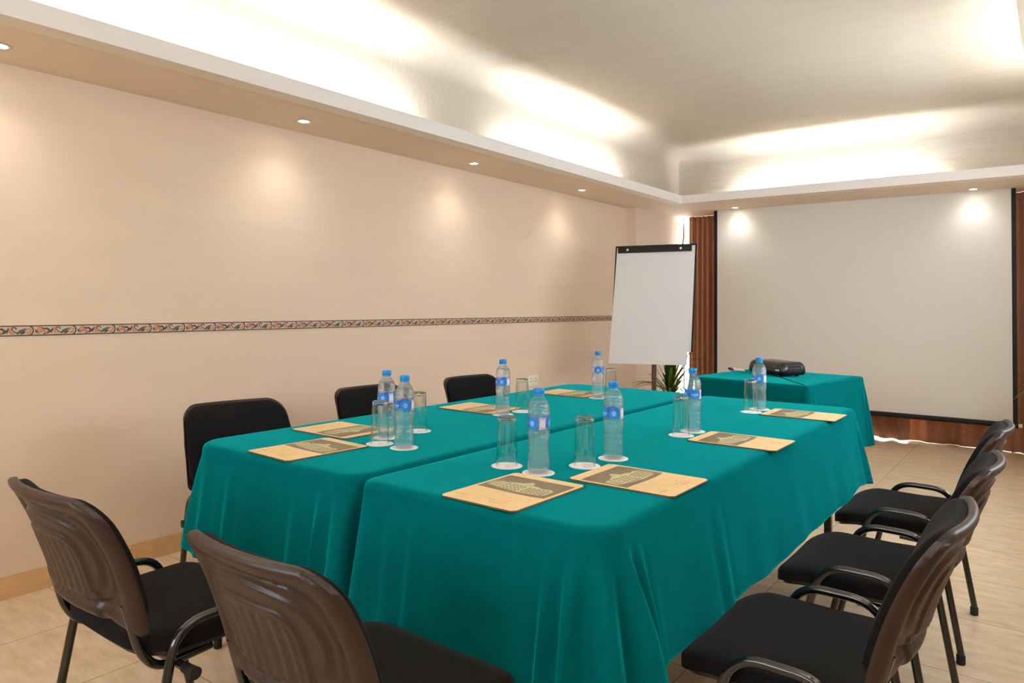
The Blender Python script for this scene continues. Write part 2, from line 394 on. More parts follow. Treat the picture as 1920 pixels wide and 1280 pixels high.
# soffit ring (flat underside + ledge), fascia, lip
def ring_box(bm, ax0, ax1, ay0, ay1, bx0, bx1, by0, by1, z0, z1, mi=0):
    """frame between outer rect a and inner rect b"""
    box(bm, ax0, bx0, ay0, ay1, z0, z1, mi); box(bm, bx1, ax1, ay0, ay1, z0, z1, mi)
    box(bm, bx0, bx1, ay0, by0, z0, z1, mi); box(bm, bx0, bx1, by1, ay1, z0, z1, mi)
bm = bmesh.new(); e = .07
ring_box(bm, X0, X1, Y0, Y1 + .1, TX0 - e, TX1 + e, TY0 - e, TY1 + e, ZS, ZS + .012)
tag(link('trim_1', bm, M['soffit'], smooth=False), kind='structure')
bm = bmesh.new()     # bevelled lip
for (ins0, z0), (ins1, z1) in (((e, ZS - .004), (0, ZS + .008)), ((e, ZS + .03), (0, ZS + .03))):
    a = [(TX0 - ins0, TY0 - ins0), (TX1 + ins0, TY0 - ins0), (TX1 + ins0, TY1 + ins0), (TX0 - ins0, TY1 + ins0)]
    b = [(TX0 - ins1, TY0 - ins1), (TX1 + ins1, TY0 - ins1), (TX1 + ins1, TY1 + ins1), (TX0 - ins1, TY1 + ins1)]
    va = [bm.verts.new((p[0], p[1], z0)) for p in a]; vb = [bm.verts.new((p[0], p[1], z1)) for p in b]
    for i in range(4): bm.faces.new((va[i], va[(i + 1) % 4], vb[(i + 1) % 4], vb[i]))
tag(link('trim_2', bm, M['lip'], smooth=False), kind='structure')
bm = bmesh.new(); ring_box(bm, TX0 - .02, TX1 + .02, TY0 - .02, TY1 + .02, TX0, TX1, TY0, TY1, ZS + .008, 2.285)
ring_box(bm, RX0 + .115, TX1 + .02, RY0 + .115, RY1 - .365, TX0 - .02, TX1 + .01, TY0 - .02, TY1 + .02, ZS + .008, 2.285)
box(bm, RX0 + .115, TX1, TY1 + .02, RY1 - .115, 2.271, 2.285); box(bm, RX0 + .115, TX1, RY1 - .13, RY1 - .115, ZS + .008, 2.272)
tag(link('trim_3', bm, M['fascia'], smooth=False), kind='structure')

# skirting tiles
bm = bmesh.new(); y = Y0; ys = [1.881 - .515 * k for k in range(-9, 8)]; ys = sorted(v for v in ys if Y0 < v < 6.5); ys = [Y0] + ys + [6.5]
for a, b in zip(ys, ys[1:]): box(bm, X0, X0 + .012, a + .001, b - .001, 0, .086, 0)
box(bm, X0, X0 + .006, Y0, 6.5, 0, .084, 1); box(bm, X0, X0 + .004, Y0, 6.5, .084, .091, 0)
box(bm, X0 + .102, X0 + .114, 6.49, 7.44, 0, .088, 0); box(bm, X0, X0 + .114, 6.488, 6.5, 0, .088, 0)
tag(link('baseboard_left', bm, [M['skirting'], M['grout']], smooth=False), kind='structure')

# decorative border strip
bm = bmesh.new(); per = .166; zc = 1.0985; hh = .0225
box(bm, -1.7, 6.48, -hh, hh, -.002, 0, 3)
def arc(cx, cy, r, a0, a1, n=9, k=1.0): return [(cx + r * k * cos(R(a0 + (a1 - a0) * i / n)), cy + r * sin(R(a0 + (a1 - a0) * i / n))) for i in range(n + 1)]
y = -1.6
box(bm, -1.7, 6.48, hh - .0050, hh - .0002, 0, .0006, 0); box(bm, -1.7, 6.48, -hh + .0002, -hh + .0050, 0, .0006, 0)
STRIP_K = 1.35
while y < 6.3:
    u = lambda p: [(y + q[0] * per, q[1] * 2 * hh) for q in p]
    z = .0006
    strip(bm, u([(.93, .40), (.975, .33), (1.0, .16), (1.008, 0), (1.0, -.16), (.975, -.33), (.93, -.40)]), .0022, z, 0)
    strip(bm, u([(.995, .40), (1.03, .2), (1.035, 0), (1.03, -.2), (.995, -.40)]), .0016, z + .0002, 3)
    strip(bm, u([(.62, .30), (.53, .30), (.48, .05), (.51, -.22), (.60, -.30)]), lambda t: .0012 + .0026 * sin(pi * t), z, 1)
    strip(bm, u([(.60, .12), (.635, .20), (.60, .32), (.545, .28), (.53, .10), (.57, -.08), (.66, -.22)]), .0016, z + .0002, 0)
    strip(bm, u([(.63, -.34), (.70, -.12), (.78, .02), (.85, .22)]), lambda t: .0006 + .0052 * sin(pi * t), z, 2)
    strip(bm, u([(.72, -.36), (.78, -.2), (.84, -.1)]), lambda t: .0006 + .003 * sin(pi * t), z + .0001, 0)
    strip(bm, u([(.86, -.26), (.94, -.14), (.95, .12), (.88, .2), (.84, .05), (.88, -.05)]), lambda t: .0030 - .0014 * t, z + .0002, 1)
    strip(bm, u([(.10, .02), (.12, .26), (.19, .28), (.20, .10), (.16, .06)]), .0028, z, 1)
    strip(bm, u([(.10, -.28), (.16, -.06), (.24, -.02), (.33, -.28)]), lambda t: .001 + .0046 * sin(pi * t), z + .0002, 1)
    strip(bm, u([(.19, .30), (.25, .14), (.31, .18), (.40, -.05), (.44, -.26)]), lambda t: .0008 + .0024 * sin(pi * t), z + .0003, 0)
    strip(bm, u([(.04, .12), (.08, -.10), (.14, -.32)]), lambda t: .0006 + .004 * sin(pi * t), z, 2)
    strip(bm, u([(.22, -.36), (.34, -.2), (.44, .02), (.46, .30)]), lambda t: .0006 + .0032 * sin(pi * t), z, 0)
    y += per
STRIP_K = 1.0
o = link('trim_4', bm, [M['bar_dark'], M['bar_orange'], M['bar_green'], M['bar_ground']], smooth=False)
o.matrix_world = Matrix(((0, 0, 1, X0 + .0025), (1, 0, 0, 0), (0, 1, 0, zc), (0, 0, 0, 1)))
tag(o, kind='structure')

# wall socket
so = empty('wall_socket', (X0, 4.87, .60)); tag(so, 'cream double wall socket low on the long peach wall', 'socket')
bm = bmesh.new(); box(bm, 0, .012, -.073, .073, -.043, .043, 0, .004); link('face_plate', bm, M['white'], so)
for q in (-.036, .036):
    bm = bmesh.new()
    for a, b, w2, h2 in ((0, .014, .003, .006), (-.012, -.006, .005, .002), (.012, -.006, .005, .002)):
        box(bm, .0115, .0128, q + a - w2, q + a + w2, b - h2, b + h2)
    link('socket_holes', bm, M['vent'], so, smooth=False)

# ================================================================ LIGHTS
def downlight(x, y, label, watts=None):
    t = empty('ceiling_downlight', (x, y, ZS)); tag(t, label, 'downlight', 'recessed ceiling downlights')
    bm = bmesh.new(); lathe(bm, [(.034, -.001), (.038, -.004), (.030, -.005), (.026, -.002), (.026, .006)], 28, cap0=False, cap1=False)
    link('trim_ring', bm, M['white'], t)
    bm = bmesh.new(); lathe(bm, [(.001, -.0035), (.014, -.0035), (.024, -.001), (.026, .002)], 28); link('lamp', bm, M['bulb'], t)
    ld = bpy.data.lights.new('downlight_beam', 'SPOT'); ld.energy = watts or SPOT_W; ld.spot_size = R(128); ld.spot_blend = 1.0; ld.shadow_soft_size = .022; ld.color = (1, .99, .99)
    lo = bpy.data.objects.new('downlight_beam', ld); C.objects.link(lo); lo.parent = t; lo.location = (0, 0, -.012)
for y, lb in ((-.41, 'recessed ceiling downlight above the long wall behind the viewer'), (1.005, 'bright ceiling downlight cut by the left edge of the picture'),
              (2.404, 'second ceiling downlight over the long wall, largest and brightest of the row'), (3.82, 'third ceiling downlight over the long wall, above the middle chair'),
              (5.241, 'farthest ceiling downlight over the long wall, nearest the flipchart')):
    downlight(-3.222, y, lb)
downlight(-2.55, 7.045, 'ceiling downlight above the left end of the projection screen', 3.0)
downlight(-.552, 7.03, 'ceiling downlight above the right end of the projection screen', 3.0)
for y, w in ((-.4, 'behind the viewer'), (1.0, 'beside the viewer'), (2.4, 'above the nearest right-hand chairs'), (3.8, 'beyond the right-hand chairs'), (5.2, 'nearest the screen')): downlight(.25, y, 'added unseen downlight over the right side of the room, ' + w, 8)  # lamps added out of view to raise the room's light level
for x, w in ((-2.3, 'left'), (-.8, 'right')): downlight(x, -1.3, 'added unseen downlight in the soffit behind the viewer, the %s one' % w, 8)  # more unseen lamps, added as fill from behind

def batten(x, y, length, along, label, m='tube'):
    t = empty('cove_light', (x, y, ZS + .018), 0 if along == 'x' else pi / 2); tag(t, label, 'light', 'fluorescent battens on the cove ledge')
    bm = bmesh.new(); box(bm, -length / 2 - .02, length / 2 + .02, -.012, .012, -.006, .002, 0, .001); link('batten', bm, M['white'], t)
    bm = bmesh.new(); tube(bm, [(-length / 2, 0, .014), (length / 2, 0, .014)], .0115, 12); link('tube', bm, M[m], t)
batten(RX0 + .101, 2.25, 1.75, 'y', 'fluorescent cove light hidden over the middle of the long wall')
batten(RX0 + .101, .05, 1.75, 'y', 'added unseen cove light over the near end of the long wall', 'tube_fill')  # extra tube, added for more light from above
batten(RX0 + .101, 4.92, 1.70, 'y', 'fluorescent cove light hidden over the far end of the long wall')
batten(-1.68, RY1 - .101, 1.65, 'x', 'fluorescent cove light hidden above the projection screen')
batten(RX1 - .10, 5.1, 1.60, 'y', 'fluorescent cove light hidden at the far right of the tray')
batten(RX1 - .10, 1.0, 1.60, 'y', 'added unseen cove light at the near right of the tray', 'tube_fill')  # also added as overhead fill, never in view
batten(-1.6, RY0 + .10, 1.65, 'x', 'added unseen cove light behind the viewer', 'tube_fill')  # added fill tube, out of view

# ================================================================ TABLES AND CLOTHS
ZT = .745
def leg_table(name, x0, x1, y0, y1, label, rot=0, cx=None, cy=None):
    cx, cy = (x0 + x1) / 2, (y0 + y1) / 2; w, h = (x1 - x0) / 2, (y1 - y0) / 2
    t = empty(name, (cx, cy, 0), rot); tag(t, label, 'table')
    bm = bmesh.new(); out = rrect(w, h, .07, 96); rr = [[bm.verts.new((q[0] * (1 - i_ / w), q[1] * (1 - i_ / h), z_)) for q in out] for i_, z_ in ((.004, ZT - .025), (0, ZT - .021), (0, ZT - .004), (.004, ZT))]
    for a_, b_ in zip(rr, rr[1:]):
        for i in range(96): bm.faces.new((a_[i], a_[(i + 1) % 96], b_[(i + 1) % 96], b_[i]))
    bm.faces.new(rr[-1]); bm.faces.new(rr[0][::-1]); link('tabletop', bm, M['tabletop'], t)
    bm = bmesh.new()
    for s in (-1, 1):
        box(bm, -w + .04, w - .04, s * (h - .08) - .012, s * (h - .08) + .012, ZT - .06, ZT - .026)
        box(bm, s * (w - .08) - .012, s * (w - .08) + .012, -h + .09, h - .09, ZT - .06, ZT - .026)
    link('underframe', bm, M['metal'], t, smooth=False)
    for sx in (-1, 1):
        for sy in (-1, 1):
            bm = bmesh.new(); a, b = sx * (w - .075), sy * (h - .13)
            box(bm, a - .016, a + .016, b - .016, b + .016, 0.01, ZT - .026, 0, .003); box(bm, a - .018, a + .018, b - .018, b + .018, 0, .02, 0, .003)
            link('leg', bm, M['metal'], t)
    return t
leg_table('conference_table', -2.335, -1.535, 1.325, 3.685, 'black-legged table under the teal cloth nearer the long wall')
leg_table('conference_table', -1.49, -.765, 1.325, 3.64, 'black-legged table under the teal cloth nearer the viewer')

def cloth(name, cx, cy, w, h, rc, hem, flare, folds, rot, label, clampx=None, seed=1, wob=.007, group=None):
    """flare=(right, far, left, near) outward spread at the hem; folds=list of (arc angle deg, amplitude, half width, count)"""
    rnd = random.Random(seed); NN = 900; bm = bmesh.new(); base = rrect(w, h, rc, NN)
    ph = [rnd.random() * 6.28 for _ in range(8)]
    per = sum(hypot(base[i][0] - base[i - 1][0], base[i][1] - base[i - 1][1]) for i in range(NN))
    s = 0; arc_s = []
    for i in range(NN): arc_s.append(s); a, b = base[i], base[(i + 1) % NN]; s += hypot(b[0] - a[0], b[1] - a[1])
    top = ZT + .006
    prof = [(-.030, 0), (-.016, -.0003), (-.006, -.0022), (.001, -.006), (.005, -.012), (.007, -.020), (.008, -.03)]
    corners = {'br': (w, -h), 'tr': (w, h), 'tl': (-w, h), 'bl': (-w, -h)}
    rows = []
    D = 26
    for (o, dz) in prof: rows.append([(b[0] + b[2] * o, b[1] + b[3] * o, top + dz) for b in base])
    for k in range(1, D + 1):
        t = k / D; row = []
        for i, b in enumerate(base):
            nx, ny = b[2], b[3]
            fl = flare[0] * max(nx, 0) ** 2 + flare[1] * max(ny, 0) ** 2 + flare[2] * max(-nx, 0) ** 2 + flare[3] * max(-ny, 0) ** 2
            hz = hem[0] * max(nx, 0) ** 2 + hem[1] * max(ny, 0) ** 2 + hem[2] * max(-nx, 0) ** 2 + hem[3] * max(-ny, 0) ** 2
            d = fl * t ** .9
            sl = arc_s[i]
            d += wob * t * (sin(sl * 9 + ph[0]) + .7 * sin(sl * 17 + ph[1] + t) + .4 * sin(sl * 31 + ph[2]))
            tx = 0
            for cn, amp, wid, lam, ox, rip in folds:
                cxn, cyn = corners[cn]
                # signed distance along the perimeter from the corner
                k0 = min(range(0, 1), default=0)
                sc = cs[cn] if False else None
                ds = (sl - corner_s(base, arc_s, cxn, cyn, per) + per / 2) % per - per / 2 - ox
                g = exp(-(ds / wid) ** 2)
                tt = max(0, t * 1.06 - .06)
                g2 = exp(-(ds / (wid * 1.15)) ** 4)
                d += g * amp * tt ** .8 + g2 * rip * min(1, tt * 1.6) ** .8 * cos(ds * 2 * pi / lam)
                tx += g2 * rip * tt * .35 * sin(ds * 2 * pi / lam)
            x = b[0] + nx * (.008 + d) - ny * tx * -1 * .6; y = b[1] + ny * (.008 + d) + nx * tx * .6
            zz = top - .03 - (top - .03 - hz) * t + .004 * t * sin(sl * 13 + ph[4])
            if clampx:
                side, lim, yl = clampx
                if (cy + y) > yl:
                    if side > 0: x = min(x, lim - cx)
                    else: x = max(x, lim - cx)
            row.append((x, y, zz))
        rows.append(row)
    vr = [[bm.verts.new(p) for p in row] for row in rows]
    for a, b in zip(vr, vr[1:]):
        for i in range(NN): bm.faces.new((a[i], a[(i + 1) % NN], b[(i + 1) % NN], b[i]))
    bm.faces.new(vr[0])
    o = link(name, bm, M['teal'], loc=(cx, cy, 0), rot=(0, 0, rot), ang=70)
    sd = o.modifiers.new('thickness', 'SOLIDIFY'); sd.thickness = .0025; sd.offset = -1
    tag(o, label, 'tablecloth', 'teal tablecloths'); return o
_cc = {}
def corner_s(base, arc_s, x, y, per):
    k = (id(base), x, y)
    if k not in _cc:
        j = min(range(len(base)), key=lambda i: (base[i][0] - x) ** 2 + (base[i][1] - y) ** 2); _cc[k] = arc_s[j]
    return _cc[k]
cs = {}
# left run: x -2.35..-1.52, right run: x -1.503..-.75
cloth('tablecloth', -1.937, 2.508, .407, 1.197, [.06, .06, .10, .11], (.43, .42, .44, .40), (.0, .03, .035, .03),
      [('br', .035, .10, .075, -.02, .022), ('bl', .020, .10, .09, .02, .010), ('tr', .02, .08, .07, 0, .01), ('tl', .02, .08, .07, 0, .01), ('bl', .008, .035, .09, .24, .006), ('br', .010, .04, .12, -.20, .006)], 0,
      'teal cloth over the table beside the long peach wall', clampx=(1, -1.520, 1.36), seed=3, wob=.004)
cloth('tablecloth', -1.124, 2.487, .371, 1.178, [.085, .06, .05, .045], (.43, .42, .45, .40), (.055, .03, .0, .035),
      [('br', .045, .10, .054, .004, .030), ('tr', .02, .09, .07, 0, .012), ('tl', .02, .08, .07, 0, .01), ('bl', .030, .08, .10, .05, .012), ('bl', .010, .04, .1, .22, .006), ('br', .006, .05, .12, .55, .005)], 0,
      'teal cloth over the nearest table, folded in pleats at its front corner', clampx=(-1, -1.506, 1.34), seed=5, wob=.004)

# far projector table
FT = [(-1.885, 4.58), (-1.076, 4.444), (-1.122, 5.457), (-1.982, 5.404)]
ft_rot = R(-8.5); fcx, fcy = -1.52, 4.985
leg_table('projector_table', fcx - .385, fcx + .385, fcy - .43, fcy + .43, 'small square table under a teal cloth in front of the screen', ft_rot)
cloth('tablecloth', fcx, fcy, .40, .445, [.02, .02, .02, .02], (.30, .30, .30, .30), (.05, .03, .04, .02),
      [('br', .018, .06, .06, 0, .012), ('tr', .02, .06, .06, 0, .01), ('tl', .02, .06, .06, 0, .01), ('bl', .02, .06, .06, 0, .01)], ft_rot,
      'dark teal cloth on the small table that carries the projector', seed=9, wob=.003)

# ================================================================ THINGS ON THE TABLES
TZ = ZT + .0065
# --- coaster
bm = bmesh.new(); seg = 60
def sc_r(i, r): return r * (1 + .006 * cos(i * 2 * pi / seg * 20))
rs = [[bm.verts.new((sc_r(i, r) * cos(2 * pi * i / seg), sc_r(i, r) * sin(2 * pi * i / seg), z)) for i in range(seg)] for r, z in ((.0455, 0), (.0458, .0008), (.0452, .0014), (.036, .0014), (.0355, .0011))]
for a, b in zip(rs, rs[1:]):
    for i in range(seg): bm.faces.new((a[i], a[(i + 1) % seg], b[(i + 1) % seg], b[i]))
bm.faces.new(rs[-1]); bm.faces.new(rs[0][::-1])
strip(bm, arc(0, 0, .014, 200, 340, 8, 1.5), lambda t: .0003 + .001 * sin(pi * t), .00125, 1)
strip(bm, [(-.014 + .004 * k, .004 + .003 * (k % 2)) for k in range(8)], .0006, .00125, 1)
strip(bm, [(-.010 + .004 * k, -.003 + .002 * (k % 2)) for k in range(6)], .0005, .00125, 1)
coaster0 = link('coaster', bm, [M['coaster'], M['ink_grey']], ang=60)

# --- upturned tumbler
glass0 = empty('glass_tumbler')
bm = bmesh.new(); hg = .143
po = [(.0315, 0), (.0318, .0008), (.0312, .002), (.0305, .02), (.0275, .112), (.0266, .128), (.0262, .1312)]
pi_ = [(.0254, .1312), (.0256, .128), (.0262, .112), (.0292, .02), (.0300, .002), (.0302, 0)]
lathe(bm, po + pi_, 48, cap0=False, cap1=False); link('wall', bm, M['glass'], glass0)
for ob in [x for x in bpy.data.objects if x.parent == glass0]: ob.name = 'glass_wall'
bm = bmesh.new(); lathe(bm, [(.001, .1300), (.020, .1295), (.0252, .1310), (.0262, .1335), (.0262, .1385), (.0256, .1415), (.0240, hg), (.018, hg), (.0145, hg - .002), (.001, hg - .003)], 48)
link('glass_base', bm, M['glassbase'], glass0)

# --- water bottle
bottle0 = empty('water_bottle')
prof = [(.018, .0035), (.0225, .0005), (.0275, .0015), (.0303, .006), (.0308, .014), (.0300, .022), (.0306, .030), (.0296, .040), (.0302, .050), (.0288, .060),
        (.0292, .068), (.0278, .076), (.0286, .083), (.0288, .090), (.0300, .096), (.0309, .104), (.0311, .112), (.0303, .1165), (.0301, .122), (.0301, .158), (.0304, .162),
        (.0311, .166), (.0303, .170), (.0308, .1745), (.0299, .179), (.0296, .184), (.0272, .192), (.0235, .199), (.0192, .205), (.0155, .209), (.0138, .212), (.0136, .2165), (.0158, .2172), (.0158, .2185), (.0130, .219)]
def bodyr(z):
    for (r1, z1), (r2, z2) in zip(prof[2:], prof[3:]):
        if z1 <= z <= z2: return r1 + (r2 - r1) * (z - z1) / (z2 - z1)
    return .03
bm = bmesh.new(); seg = 60; zs = [q[1] for q in prof]
# refine the profile and add base petals
pz = []
for (r1, z1), (r2, z2) in zip(prof, prof[1:]):
    for k in range(2): pz.append((r1 + (r2 - r1) * k / 2, z1 + (z2 - z1) * k / 2))
pz.append(prof[-1]); rings = []
for r, z in pz:
    row = []
    for i in range(seg):
        a = 2 * pi * i / seg; pet = max(0, 1 - z / .03); rr = r * (1 - .05 * pet * abs(cos(2.5 * a)))
        if .04 < z < .10: rr *= 1 - .022 * (.5 + .5 * cos(6 * a + z * 90)) * sin((z - .04) / .06 * pi)
        row.append(bm.verts.new((rr * cos(a), rr * sin(a), z)))
    rings.append(row)
for a, b in zip(rings, rings[1:]):
    for i in range(seg): bm.faces.new((a[i], a[(i + 1) % seg], b[(i + 1) % seg], b[i]))
bm.faces.new(rings[0][::-1])
link('bottle_body', bm, M['bottle'], bottle0, ang=80)
bm = bmesh.new(); lathe(bm, [(max(.001, r - .0016), max(z, .004) + (.001 if k == 0 else 0)) for k, (r, z) in enumerate([q for q in pz if q[1] < .197])], 48)
link('water', bm, M['water'], bottle0, ang=80)
bm = bmesh.new(); seg = 48; zc0 = .2145
rs = []
for r, z in ((.0150, zc0), (.0156, zc0 + .001), (.0156, zc0 + .004), (.0152, zc0 + .0048), (.0157, zc0 + .0056), (.0157, zc0 + .0175), (.0148, zc0 + .0195), (.013, zc0 + .020)):
    rs.append([bm.verts.new(((r * (1 + (.018 * (i % 2) if .0056 <= z - zc0 <= .0176 else 0))) * cos(2 * pi * i / seg), (r * (1 + (.018 * (i % 2) if .0056 <= z - zc0 <= .0176 else 0))) * sin(2 * pi * i / seg), z)) for i in range(seg)])
for a, b in zip(rs, rs[1:]):
    for i in range(seg): bm.faces.new((a[i], a[(i + 1) % seg], b[(i + 1) % seg], b[i]))
bm.faces.new(rs[-1]); bm.faces.new(rs[0][::-1])
link('cap', bm, M['cap'], bottle0, ang=50)
# label: clear film band with blue ovals, white lettering, a lilac bar-code patch
RL = .0305; ZL = .140
def wrap(bm, pts, faces, a0, z0, r, mi):
    vs = [bm.verts.new((r * cos(a0 + p[0] / RL), r * sin(a0 + p[0] / RL), z0 + p[1])) for p in pts]
    for f in faces:
        try: bm.faces.new([vs[i] for i in f]).material_index = mi
        except ValueError: pass
def grid_shape(inside_w, z0, z1, n=16):     # horizontally sliced shape, symmetric
    pts = []; fs = []
    for k in range(n + 1):
        z = z0 + (z1 - z0) * k / n; w = inside_w(z)
        for j in range(9): pts.append((w * (j - 4) / 4, z))
    for k in range(n):
        for j in range(8): fs.append((k * 9 + j, k * 9 + j + 1, (k + 1) * 9 + j + 1, (k + 1) * 9 + j))
    return pts, fs
bm = bmesh.new()
lathe(bm, [(RL, ZL - .018), (RL, ZL + .018)], 48, 3, False, False)
ov = grid_shape(lambda z: .0165 * sqrt(max(0, 1 - (z / .0172) ** 2)) * (1 - .12 * abs(z) / .017), -.0170, .0170)
lens = grid_shape(lambda z: .0165 * (1 - (abs(z) / .017) ** 1.3) ** .8 if abs(z) < .017 else 0, -.0168, .0168)
side = grid_shape(lambda z: .006 + .006 * (abs(z) / .017) ** 2, -.0168, .0168, 8)
patch = grid_shape(lambda z: .010, -.0165, .0165, 4)
wrap(bm, *ov, R(0), ZL, RL + .0003, 0)
wrap(bm, *ov, R(68), ZL, RL + .0003, 0)
wrap(bm, *lens, R(180), ZL, RL + .0003, 0)
wrap(bm, *ov, R(248), ZL, RL + .0003, 0)
wrap(bm, *patch, R(125), ZL, RL + .0003, 1)
for k in range(7):
    wrap(bm, *grid_shape(lambda z: .0005 + .0003 * (k % 3), -.010, .010, 1), R(125) + (k - 3) * .0022 / RL, ZL, RL + .0006, 2)
wrap(bm, *side, R(300), ZL, RL + .0003, 1)
tv, tf = text_mesh('cristal', .0105)
for a in (0, 248):
    wrap(bm, [(v[0], v[1] - .0005) for v in tv], tf, R(a), ZL, RL + .0007, 2)
    wrap(bm, *grid_shape(lambda z: .007, -.0004, .0004, 1), R(a), ZL - .008, RL + .0006, 2)
for a in (68, 180):
    for q, wl in ((.006, .0045), (.002, .007), (-.002, .006), (-.006, .0042)):
        wrap(bm, *grid_shape(lambda z: wl, -.0007, .0007, 1), R(a), ZL + q, RL + .0006, 2)
link('label', bm, [M['blue'], M['lilac'], M['ink_white'], M['film']], bottle0, smooth=False)

# --- folder with a printed picture
folder0 = empty('conference_folder')
FW, FH = .115, .1525
bm = bmesh.new(); out = rrect(FW, FH, .010, 60)
for z0, z1, ins in ((0, .0016, .0), (.0020, .0038, .0004)):
    a = [bm.verts.new((p[0] - ins, p[1], z0)) for p in out]; b = [bm.verts.new((p[0] - ins, p[1], z1)) for p in out]
    bm.faces.new(b).material_index = 0; bm.faces.new(a[::-1]).material_index = 1
    for i in range(60): bm.faces.new((a[i], a[(i + 1) % 60], b[(i + 1) % 60], b[i])).material_index = 1
link('cover', bm, [M['folder'], M['folder_edge']], folder0, ang=30)
bm = bmesh.new(); z = .00395
PX0, PX1, PY0, PY1 = -.106, .104, -.022, .118        # printed picture
nn = 16; low = [(PX0 + (PX1 - PX0) * k / nn, PY0 - .010 * sin(pi * k / nn) * (k / nn)) for k in range(nn + 1)]; low.reverse()
f = bm.faces.new([bm.verts.new((x, y, z)) for x, y in [(PX0, PY1), (PX1, PY1)] + low]); f.material_index = 0
def poly(pts, z, mi): bm.faces.new([bm.verts.new((x, y, z)) for x, y in pts]).material_index = mi
z1 = z + .00015; z2 = z + .0003
# a long pale building with a raised middle, wings receding
poly([(-.100, .010), (-.060, .000), (-.060, .048), (-.078, .054), (-.100, .044)], z1, 1)
poly([(-.060, -.002), (.012, -.012), (.012, .066), (.004, .082), (-.010, .086), (-.022, .070), (-.040, .062), (-.060, .056)], z1, 1)
poly([(.012, -.012), (.078, -.008), (.088, .004), (.088, .044), (.070, .056), (.050, .050), (.034, .058), (.012, .060)], z1, 1)
for r in range(4):
    for k in range(3): poly([(-.096 + k * .012, .010 + r * .010), (-.090 + k * .012, .009 + r * .010), (-.090 + k * .012, .014 + r * .010), (-.096 + k * .012, .015 + r * .010)], z2, 2)
    for k in range(5): poly([(-.055 + k * .013, .000 + r * .014 - k * .0012), (-.047 + k * .013, -.001 + r * .014 - k * .0012), (-.047 + k * .013, .006 + r * .014 - k * .0012), (-.055 + k * .013, .007 + r * .014 - k * .0012)], z2, 2)
    for k in range(5): poly([(.018 + k * .0135, -.004 + r * .012), (.026 + k * .0135, -.004 + r * .012), (.026 + k * .0135, .003 + r * .012), (.018 + k * .0135, .003 + r * .012)], z2, 2)
link('cover_picture', bm, [M['photo_dark'], M['photo_wall'], M['photo_win']], folder0, smooth=False)
bm = bmesh.new()
def scribble(cx, cy, w, h, n, a=0):
    pts = []
    for k in range(n * 4 + 1):
        t = k / (n * 4); x = (t - .5) * w; y = h * sin(t * n * 2 * pi) * (.5 + .5 * sin(t * 9 + 1)) ; pts.append((cx + x * cos(a) - y * sin(a), cy + x * sin(a) + y * cos(a)))
    strip(bm, pts, .0006, .0040, 0)
scribble(-.080, -.108, .046, .0045, 7, .05); strip(bm, [(-.100, -.118), (-.080, -.115), (-.058, -.117)], lambda t: .0008 * sin(pi * t) + .0001, .0040, 0)
link('cover_lettering', bm, M['ink_orange'], folder0, smooth=False); bm = bmesh.new()
scribble(.030, -.104, .062, .008, 6); scribble(.034, -.120, .040, .003, 8); scribble(.044, -.090, .030, .003, 5, .2)
link('cover_lettering', bm, M['ink_orange'], folder0, smooth=False)

# positions ------------------------------------------------------
glasses = [(-1.283, 1.680, 'nearest upturned glass left of the front water bottle', 'near'), (-1.106, 1.822, 'upturned glass between the two nearest water bottles of the front table'),
           (-1.093, 2.470, 'upturned glass in the middle of the front table, before a bottle'), (-1.090, 3.208, 'upturned glass at the far end of the front table, beside the projector table'),
           (-1.817, 1.677, 'upturned glass beside the two bottles on the wall-side table'), (-1.888, 1.934, 'upturned glass half behind the paired bottles on the wall-side table'),
           (-1.885, 2.576, 'upturned glass in front of the wall socket on the wall-side table'), (-1.842, 3.289, 'farthest upturned glass on the wall-side table, by the flipchart')]
bottles = [(-1.161, 1.666, 'nearest and largest plastic water bottle on the front table', 200), (-1.091, 1.965, 'water bottle right of the nearest bottle, beside its upturned glass', 235),
           (-1.093, 2.574, 'water bottle behind an upturned glass in the middle of the front table', 60), (-1.089, 3.319, 'water bottle in front of the black projector', 218),
           (-1.706, 1.681, 'water bottle in front on the wall-side table with the name facing out', 253), (-1.885, 1.769, 'water bottle behind the front one of the wall-side pair', 225),
           (-1.896, 2.451, 'water bottle in front of the farthest black chair on the wall-side table', 232), (-1.865, 3.199, 'farthest water bottle on the wall-side table, beside the flipchart', 120)]
first = True
clab = {'g': 'round white paper coaster under the ', 'b': 'round white paper coaster under the '}
short_g = ['nearest upturned glass', 'upturned glass between the two nearest bottles', 'middle upturned glass of the front table', 'far upturned glass near the projector table',
           'near upturned glass of the wall-side table', 'upturned glass behind the wall-side bottle pair', 'upturned glass before the wall socket', 'farthest upturned glass by the flipchart']
short_b = ['nearest water bottle', 'second water bottle of the front table', 'water bottle in the middle of the front table', 'water bottle before the projector',
           'front bottle of the wall-side pair', 'rear bottle of the wall-side pair', 'bottle in front of the farthest wall-side chair', 'farthest bottle beside the flipchart']
ci = 0
for kind, lst, sh in (('g', glasses, short_g), ('b', bottles, short_b)):
    for i, it in enumerate(lst):
        c = coaster0 if ci == 0 else copy_tree(coaster0); ci += 1
        c.location = (it[0], it[1], TZ); c.rotation_euler = (0, 0, ci * 1.3)
        tag(c, 'round white paper coaster under the ' + sh[i], 'coaster', 'paper coasters')
        src = glass0 if kind == 'g' else bottle0
        t = src if i == 0 else copy_tree(src)
        t.location = (it[0], it[1], TZ + .0013); t.rotation_euler = (0, 0, (R(it[3]) if kind == 'b' else i * .7))
        tag(t, it[2], 'glass' if kind == 'g' else 'bottle', 'upturned drinking glasses' if kind == 'g' else 'plastic water bottles with blue caps')
